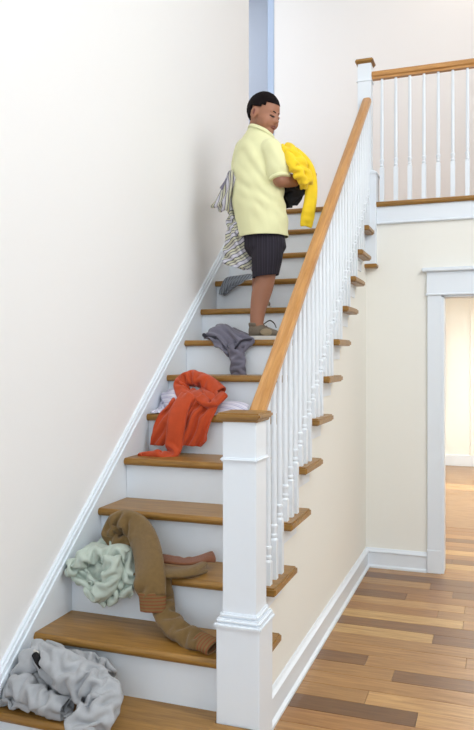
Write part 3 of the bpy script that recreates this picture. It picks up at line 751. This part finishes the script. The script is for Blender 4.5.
# arms
Rsh, Rel, Rwr = Q(274, 150, -.105), Q(280, 180, -.135), Q(303, 181, -.03)
limb(bm, [Rsh, Rsh.lerp(Rel, .5), Rel], [.050, .047, .042]); limb(bm, [Rel, Rel.lerp(Rwr, .4), Rwr], [.042, .040, .028])
Lsh, Lel, Lwr = Q(244.5, 149, .075), Q(238.5, 174, .10), Q(247, 178, .27)
limb(bm, [Lsh, Lsh.lerp(Lel, .5), Lel], [.050, .046, .040]); limb(bm, [Lel, Lel.lerp(Lwr, .4), Lwr], [.041, .039, .027])
def hand(bm, w, fwd, side, palm_n, curl=.9, thumb_sign=1):
    "palm and five separate curled fingers; fwd = away from the wrist, side = towards the index finger, palm_n = out of the palm"
    fwd, side, palm_n = fwd.normalized(), side.normalized(), palm_n.normalized()
    loft_bm(bm, [(w + fwd * f, side * a, palm_n * b) for f, a, b in ((-.01, .022, .017), (.02, .029, .014), (.05, .033, .013), (.068, .030, .010))], 14, True, 2.6)
    for i, (ln, r) in enumerate(((.058, .0085), (.066, .0088), (.060, .0083), (.046, .0075))):
        p = w + fwd * .066 + side * (.024 - .0162 * i); d = fwd; pts = [p - fwd * .012, p]
        for k in range(3):
            ang = curl * (.55 + .25 * k)
            d = (d * math.cos(ang) + palm_n * math.sin(ang)).normalized() if k == 0 else (d + palm_n * (.6 * curl) - fwd * (.25 * k * curl)).normalized()
            pts.append(pts[-1] + d * ln * (.42, .32, .26)[k])
        limb(bm, pts, [r * 1.05, r * 1.05, r, r * .95, r * .8], 10, 3)
    p = w + fwd * .022 + side * .024
    limb(bm, [p, p + side * .022 + fwd * .014 + palm_n * .008, p + side * .028 + fwd * .036 + palm_n * .022, p + side * .022 + fwd * .052 + palm_n * .034], [.012, .0105, .0095, .008], 10, 3)
hand(bm, Rwr, (Rwr - Rel), -CF * .3 + UP * .2 + CR * .1 + CF * .8, UP)
hand(bm, Lwr, (Lwr - Lel), UP + CR * .2, CR)
# legs: the right one on the eighth tread, the left one a step higher
Rh, Rk, Ra = Q(266, 236, -.05), Q(265, 280, -.02), Q(256.5, 325, -.02)
limb(bm, [Rh, Rh.lerp(Rk, .5) + CR * .006, Rk, Q(261.5, 293, -.015), Q(258.2, 309, -.02), Ra], [.066, .066, .058, .058, .047, .038])
limb(bm, [Ra, Q(266, 332, -.03), Q(273, 333, -.04)], [.034, .026, .02])
Lh, Lk, La = Q(258, 236, .06), Q(262, 268, .24), Q(258, 297, .29)
limb(bm, [Lh, Lh.lerp(Lk, .5), Lk, Lk.lerp(La, .45), La], [.066, .062, .055, .052, .036])
limb(bm, [La, Q(259.5, 302, .34), Q(261, 304, .40)], [.034, .026, .02])
body = fuse('body', bm, .0055, 5, M['skin'], boy)

# face details, laid on the surface of the face
from mathutils.bvhtree import BVHTree
_bv = BVHTree.FromPolygons([v.co for v in body.data.vertices], [tuple(p.vertices) for p in body.data.polygons])
def on_face(r, u, lift=0.0):
    h = _bv.ray_cast(hp(.25, r, u), -hFn)
    return (h[0] if h[0] else hp(.07, r, u)) + hFn * lift
def line(name, pts, radii, material):
    b2 = bmesh.new(); limb(b2, [on_face(r, u, l) for r, u, l in pts], radii, 8, 4); return link(name, bm_mesh(name, b2), material, body, True)
for s in (-1, 1):
    c = on_face(s * .029, -.004, -.005)
    b2 = bmesh.new(); ellipsoid(b2, c, hF * .008, hR * .013, hU * .006); link('eye', bm_mesh('eye', b2), M['eye'], body, True)
    b2 = bmesh.new(); ellipsoid(b2, c + hU * .003 + hFn * .0015, hF * .0085, hR * .0145, hU * .0065); link('eyelid', bm_mesh('eyelid', b2), M['skin'], body, True)
    ow = .041 if s > 0 else .030
    line('eyelash', [(s * .014, -.007, 0), (s * .028, -.0095, .002), (s * ow, -.007, -.001)], [.0022, .0040, .0024], M['dark'])
    ow = .040 if s > 0 else .026
    line('eyebrow', [(s * .010, .014, -.002), (s * (ow + .01) / 2, .018, -.002), (s * ow, .014, -.002)], [.0032, .0038, .0022], M['hair'])
b2 = bmesh.new(); ellipsoid(b2, hp(-.010, .0868, -.010), hF * .007, hR * .003, hU * .016); link('ear_shade', bm_mesh('ear_shade', b2), M['lip'], body, True)  # darker patch: shade inside the ear put in as colour
line('upper_lip', [(-.022, -.058, -.001), (-.007, -.0545, 0), (.007, -.0545, 0), (.022, -.058, -.001)], [.002, .0044, .0044, .002], M['lip'])
line('lower_lip', [(-.018, -.062, -.001), (-.006, -.065, 0), (.006, -.065, 0), (.018, -.062, -.001)], [.002, .0052, .0052, .002], M['lip'])

# hair: close-cropped cap with a squared hairline
b2 = bmesh.new(); ellipsoid(b2, hp(-.019, 0, .022), hF * .0945, hR * .083, hU * .093, 48, 40)
kill = []
for v in b2.verts:
    q = v.co - HC; f, r, u = q.dot(hF) / HS ** 2, abs(q.dot(hR)) / HS ** 2, q.dot(hU) / HS ** 2
    low = -.066 if f < -.052 else (-.030 if f < -.034 else (.020 if f < .006 else (.004 if f < .026 else (.036 if f < .040 else .056))))
    if u < low: kill.append(v)
bmesh.ops.delete(b2, geom=kill, context='VERTS')
rngh = random.Random(2)
for v in b2.verts: v.co += (v.co - HC).normalized() * rngh.uniform(-.0012, .0012)
hair = link('hair', bm_mesh('hair', b2), M['hair'], boy, True)
m = hair.modifiers.new('t', 'SOLIDIFY'); m.thickness = .012; m.offset = -1

# polo shirt
b2 = bmesh.new()
loft_bm(b2, [(Q(261, 128.5, 0), tR * .060 - UP * .026, tF * .060 - UP * .010), (Q(260, 136, 0), tR * .078 - UP * .026, tF * .066 - UP * .008), (Q(259, 142, 0), tR * .120 - UP * .012, tF * .078), ring_at(258.5, 149, 0, .142, .092), ring_at(258, 162, 0, .148, .108), ring_at(257.5, 180, 0, .148, .118), ring_at(258, 200, 0, .156, .124),
             ring_at(261, 217, 0, .154, .130), ring_at(263, 230, 0, .146, .132), ring_at(264, 240, 0, .143, .134), ring_at(264, 250, 0, .143, .134)], 32)
sd = (Rel - Rsh).normalized(); Rend = Rsh + (Rel - Rsh) * .72
limb(b2, [Rsh + tR * -.02 + UP * .012, Rsh.lerp(Rel, .4) + tR * .004, Rend], [.058, .062, .064])
Lend = Lsh + (Lel - Lsh) * .7; ld = (Lel - Lsh).normalized()
limb(b2, [Lsh + tR * .012 + UP * .006, Lsh.lerp(Lel, .4), Lend], [.058, .056, .052])
HEM = Q(262, 237.5, 0).z
polo = fuse('polo_shirt', b2, .007, 6, M['shirt'], boy, [(Vector((0, 0, HEM)), Vector((0, 0, -1))), (Q(260.5, 130.5, 0), (UP * .9 + CR * .40).normalized())])
# folds in the jersey: shallow ripples pulled from the right shoulder across the back
co = np.zeros(len(polo.data.vertices) * 3); polo.data.vertices.foreach_get('co', co); co = co.reshape(-1, 3)
nr = np.zeros(len(polo.data.vertices) * 3); polo.data.vertices.foreach_get('normal', nr); nr = nr.reshape(-1, 3)
A = co - np.array(Q(258, 190, 0)); a_ = A @ np.array(CR); z_ = A[:, 2]
wv = np.sin((a_ * .8 + z_ * .9) * 62 + 2.2 * np.sin(z_ * 14 + 1)) * .5 + np.sin((a_ * 1.0 + z_ * .5) * 95 + 3 * np.sin(z_ * 9)) * .3 + np.sin(z_ * 38 - a_ * 30) * .5
amp = .0075 * np.clip(.5 + .5 * np.sin(a_ * 11 + z_ * 7 + 1.0), .15, 1) * np.clip((Q(258, 138, 0).z - co[:, 2]) / .08, 0, 1)
co += nr * (wv * amp)[:, None]; polo.data.vertices.foreach_set('co', co.ravel()); polo.data.update()
m = polo.modifiers.new('t', 'SOLIDIFY'); m.thickness = .005; m.offset = 1
# collar
cb = []
for i in range(21):
    t = math.radians(-155 + 310 * i / 20) + math.pi
    dirv = tF * math.cos(t) + tR * math.sin(t)
    c0 = Q(261, 132, 0) + tF * .004
    top = c0 + dirv * .061 + UP * .020 - UP * (dirv.dot(CR) * .030); out = c0 + dirv * .080 - UP * .014 - UP * (dirv.dot(CR) * .038)
    cb.append([c0 + dirv * .063 + UP * -.014 - UP * (dirv.dot(CR) * .03), top, top.lerp(out, .5) + dirv * .006, out])
sheet('collar', np.array([[tuple(p) for p in r] for r in cb]), .004, M['shirt'], polo, 1)
# sleeve hems
for e, d, r, nm in ((Rend, sd, .066, 'sleeve_band'), (Lend, ld, .052, 'sleeve_band')):
    b3 = bmesh.new(); ra = d.cross(tF).normalized(); rb = ra.cross(d)
    loft_bm(b3, [(e + d * (.030 + k), ra * r * q, rb * r * q) for k, q in ((0, .90), (.004, .95), (.014, .95), (.018, .90))], 28)
    link(nm, bm_mesh(nm, b3), M['shirt'], polo, True)

# plaid shorts
b2 = bmesh.new()
loft_bm(b2, [ring_at(263, 222, 0, .112, .10), ring_at(264, 236, 0, .118, .105), ring_at(265, 248, 0, .122, .108), ring_at(265.5, 256, 0, .09, .08)], 28)
limb(b2, [Q(268, 243, -.03), Q(267, 258, -.035), Q(265.2, 277, -.03), Q(264.5, 287, -.02)], [.088, .084, .070, .068], 20)
limb(b2, [Q(258, 243, .05), Q(261, 256, .17), Q(264.5, 270, .25)], [.085, .08, .07], 20)
kd = (Rk - Rh).normalized()
sh = fuse('shorts', b2, .008, 4, M['plaid'], boy, [(Q(264.5, 276.5, -.03), (-UP + CR * .13).normalized())])
uvl = sh.data.uv_layers.new(name='UVMap')
for lp in sh.data.loops:
    p = sh.data.vertices[lp.vertex_index].co - Q(264, 258, 0)
    uvl.data[lp.index].uv = (math.atan2(p.dot(CF), p.dot(CR)) * .55, p.z * 3)
m = sh.modifiers.new('t', 'SOLIDIFY'); m.thickness = .006; m.offset = 1

# shoes
def shoe(name, heel, fwd, ln, label):
    fwd = fwd.normalized(); sd_ = fwd.cross(UP).normalized()
    b3 = bmesh.new()
    st_ = ((0.0, .022, .040), (.03, .034, .066), (.16, .038, .072), (.32, .036, .082), (.48, .036, .066), (.64, .041, .050), (.80, .042, .040), (.93, .033, .030), (1.0, .014, .018))
    rings = [(heel + fwd * (ln * t) + UP * (.018 + h / 2), sd_ * w, UP * (h / 2)) for t, w, h in st_]
    loft_bm(b3, rings, 20, True, 2.5)
    up_ = link(name, bm_mesh(name, b3), M['shoe'], boy, True); up_['label'] = label
    sm = up_.modifiers.new('s', 'SUBSURF'); sm.levels = 1; sm.render_levels = 1
    b3 = bmesh.new()
    prev = []
    rs = [(heel + fwd * (ln * t), w * 1.06) for t, w in ((-.03, .018), (0, .028), (.06, .036), (.2, .040), (.42, .038), (.62, .043), (.8, .044), (.93, .037), (1.01, .022), (1.03, .01))]
    loop = [p + sd_ * w for p, w in rs] + [p - sd_ * w for p, w in rs[::-1]]
    A = [b3.verts.new(p) for p in loop]; B = [b3.verts.new(p + UP * .022) for p in loop]; n = len(loop)
    b3.faces.new(A); b3.faces.new(B[::-1])
    for i in range(n): b3.faces.new((A[i], A[(i + 1) % n], B[(i + 1) % n], B[i]))
    link('sole', bm_mesh('sole', b3), M['sole'], up_)
    # tan side panel, heel counter, collar and laces
    for side in (-1, 1):
        b3 = bmesh.new(); loft_bm(b3, [(heel + fwd * (ln * t) + UP * z + sd_ * side * w, fwd * ax, UP * az) for t, z, w, ax, az in ((.52, .046, .028, .030, .020), (.53, .043, .037, .036, .022), (.54, .041, .041, .030, .016))], 14)
        link('side_panel', bm_mesh('side_panel', b3), M['shoe_tan'], up_, True)
    for k in range(4):
        t = .42 + .09 * k; z = .092 - .0125 * k
        b3 = bmesh.new(); limb(b3, [heel + fwd * (ln * t) + sd_ * -.026 + UP * (z - .02), heel + fwd * (ln * (t + .03)) + UP * z, heel + fwd * (ln * t) + sd_ * .026 + UP * (z - .02)], [.0032] * 3, 8, 4)
        link('lace', bm_mesh('lace', b3), M['lace'], up_, True)
    for side in (-1, 1):
        b3 = bmesh.new(); q = heel + fwd * (ln * .47) + UP * .093
        limb(b3, [q, q + fwd * .03 + sd_ * side * .014 + UP * .018, q + fwd * .055 + sd_ * side * .026 + UP * .004, q + fwd * .068 + sd_ * side * .032 - UP * .022], [.0028, .003, .003, .0026], 8, 4)
        link('lace_loop', bm_mesh('lace_loop', b3), M['lace'], up_, True)
    b3 = bmesh.new()
    loft_bm(b3, [(heel + fwd * (ln * .19) + UP * z, sd_ * w, fwd * (w * 1.05)) for z, w in ((.070, .032), (.092, .036), (.098, .034))], 20)
    link('shoe_collar', bm_mesh('shoe_collar', b3), M['shoe'], up_, True)
    return up_
z8 = 8 * R + .001; z9 = 9 * R + .001
h8 = Q(248.5, 338, -.02); h8.z = z8
shoe('shoe', h8, CR * 1.0 - CF * .06, .195, 'taupe suede sports shoe with pale sole')
h9 = Q(256.5, 300, .25); h9.z = z9
shoe('shoe', h9, CR * .36 + CF * .93, .185, 'taupe suede sports shoe with pale sole')

# ------------------------------------------------------------------ clothes in his arms
ss = empty('striped_shirt', Q(232, 172, .05), 'grey and cream striped shirt trailing from under the arm of the person', 'shirt')
def netQ(rows): return [[Q(ul + (ur - ul) * s, vl + (vr - vl) * s, b + db * math.sin(s * 3.14)) for s in (0, .25, .5, .75, 1)] for (ul, ur, vl, vr, b, db) in rows]
G = drape(netQ([(230, 237, 171, 171, .02, -.04), (226, 238, 180, 180, .03, -.05), (220, 237, 192, 193, .05, -.05), (213, 236, 204, 211, .06, -.05), (212, 235, 205, 214, .075, -.02)]), (.27, .22), .012, 60, 61, .012, .08, 60, None, stiff=.3, gravity=.0004)
sheet('sleeve', G, .004, M['stripe'], ss, 1, (.27, .22), rot=1.35)
G = drape(netQ([(230, 241, 205, 205, .06, -.03), (229, 244, 218, 219, .05, -.04), (227, 249, 233, 235, .04, -.05), (225, 254, 250, 252, .04, -.05), (223.5, 258, 262, 268, .04, -.05)]), (.44, .27), .013, 60, 63, .012, .08, 60, None, stiff=.3, gravity=.0004)
sheet('body', G, .004, M['stripe'], ss, 1, (.44, .27), rot=-.55)
roll('cuff', [Q(231.5, 172, .0), Q(229, 178, .01), Q(222, 188, .03)], [.012, .014, .009], M['slate'], ss, 1.3, 1.3, .008, 5, noise=.006, thick=.003, collide=None)
roll('hem', [Q(236, 262, .03), Q(243, 266, .02), Q(252, 264, .03)], [(.014, .01), (.02, .012), (.014, .01)], M['stripe'], ss, 1.3, 1.3, .009, 6, noise=.006, thick=.003, collide=None, uvs=(.1, .06))

yc = empty('yellow_sweater', Q(298, 165, -.1), 'bright yellow sweater bundled over the right forearm of the person', 'sweater')
roll('body', [Q(285, 145, -.10), Q(290, 153, -.13), Q(297, 162, -.14), Q(303, 172, -.12), Q(306, 182, -.09)], [.020, .040, .050, .044, .024], M['yellow'], yc, 1.4, 1.35, .013, 71, noise=.022, thick=.006, pin=.06, collide=None)
roll('sleeve', [Q(292, 150, -.04), Q(302, 158, -.03), Q(309, 169, -.02), Q(311.5, 183, -.03), Q(310.5, 200, -.03), Q(308, 213, -.03), Q(306.5, 223, -.03)], [(.022, .02), (.034, .022), (.034, .02), (.03, .016), (.034, .013), (.034, .011), (.030, .010)], M['yellow'], yc, 1.08, 1.15, .012, 73, up=(.4, -1, 0), noise=.009, thick=.005, collide=None)
roll('sleeve', [Q(288, 154, -.15), Q(293, 164, -.18), Q(299, 172, -.17), Q(303, 181, -.14)], [.018, .028, .030, .018], M['yellow'], yc, 1.35, 1.3, .012, 75, noise=.014, thick=.005, collide=None)
G = drape(netQ([(281, 306, 182, 184, -.02, -.06), (282, 308, 188, 189, .0, -.06), (284, 303, 197, 195, .03, -.06), (287, 297, 208, 203, .03, -.04)]), (.19, .20), .012, 60, 81, .01, .08, 60, None, stiff=.3, gravity=.0003)
tag(sheet('black_cloth', G, .012, M['black']), 'black cloth hanging beneath the yellow sweater in the arm of the person', 'cloth')
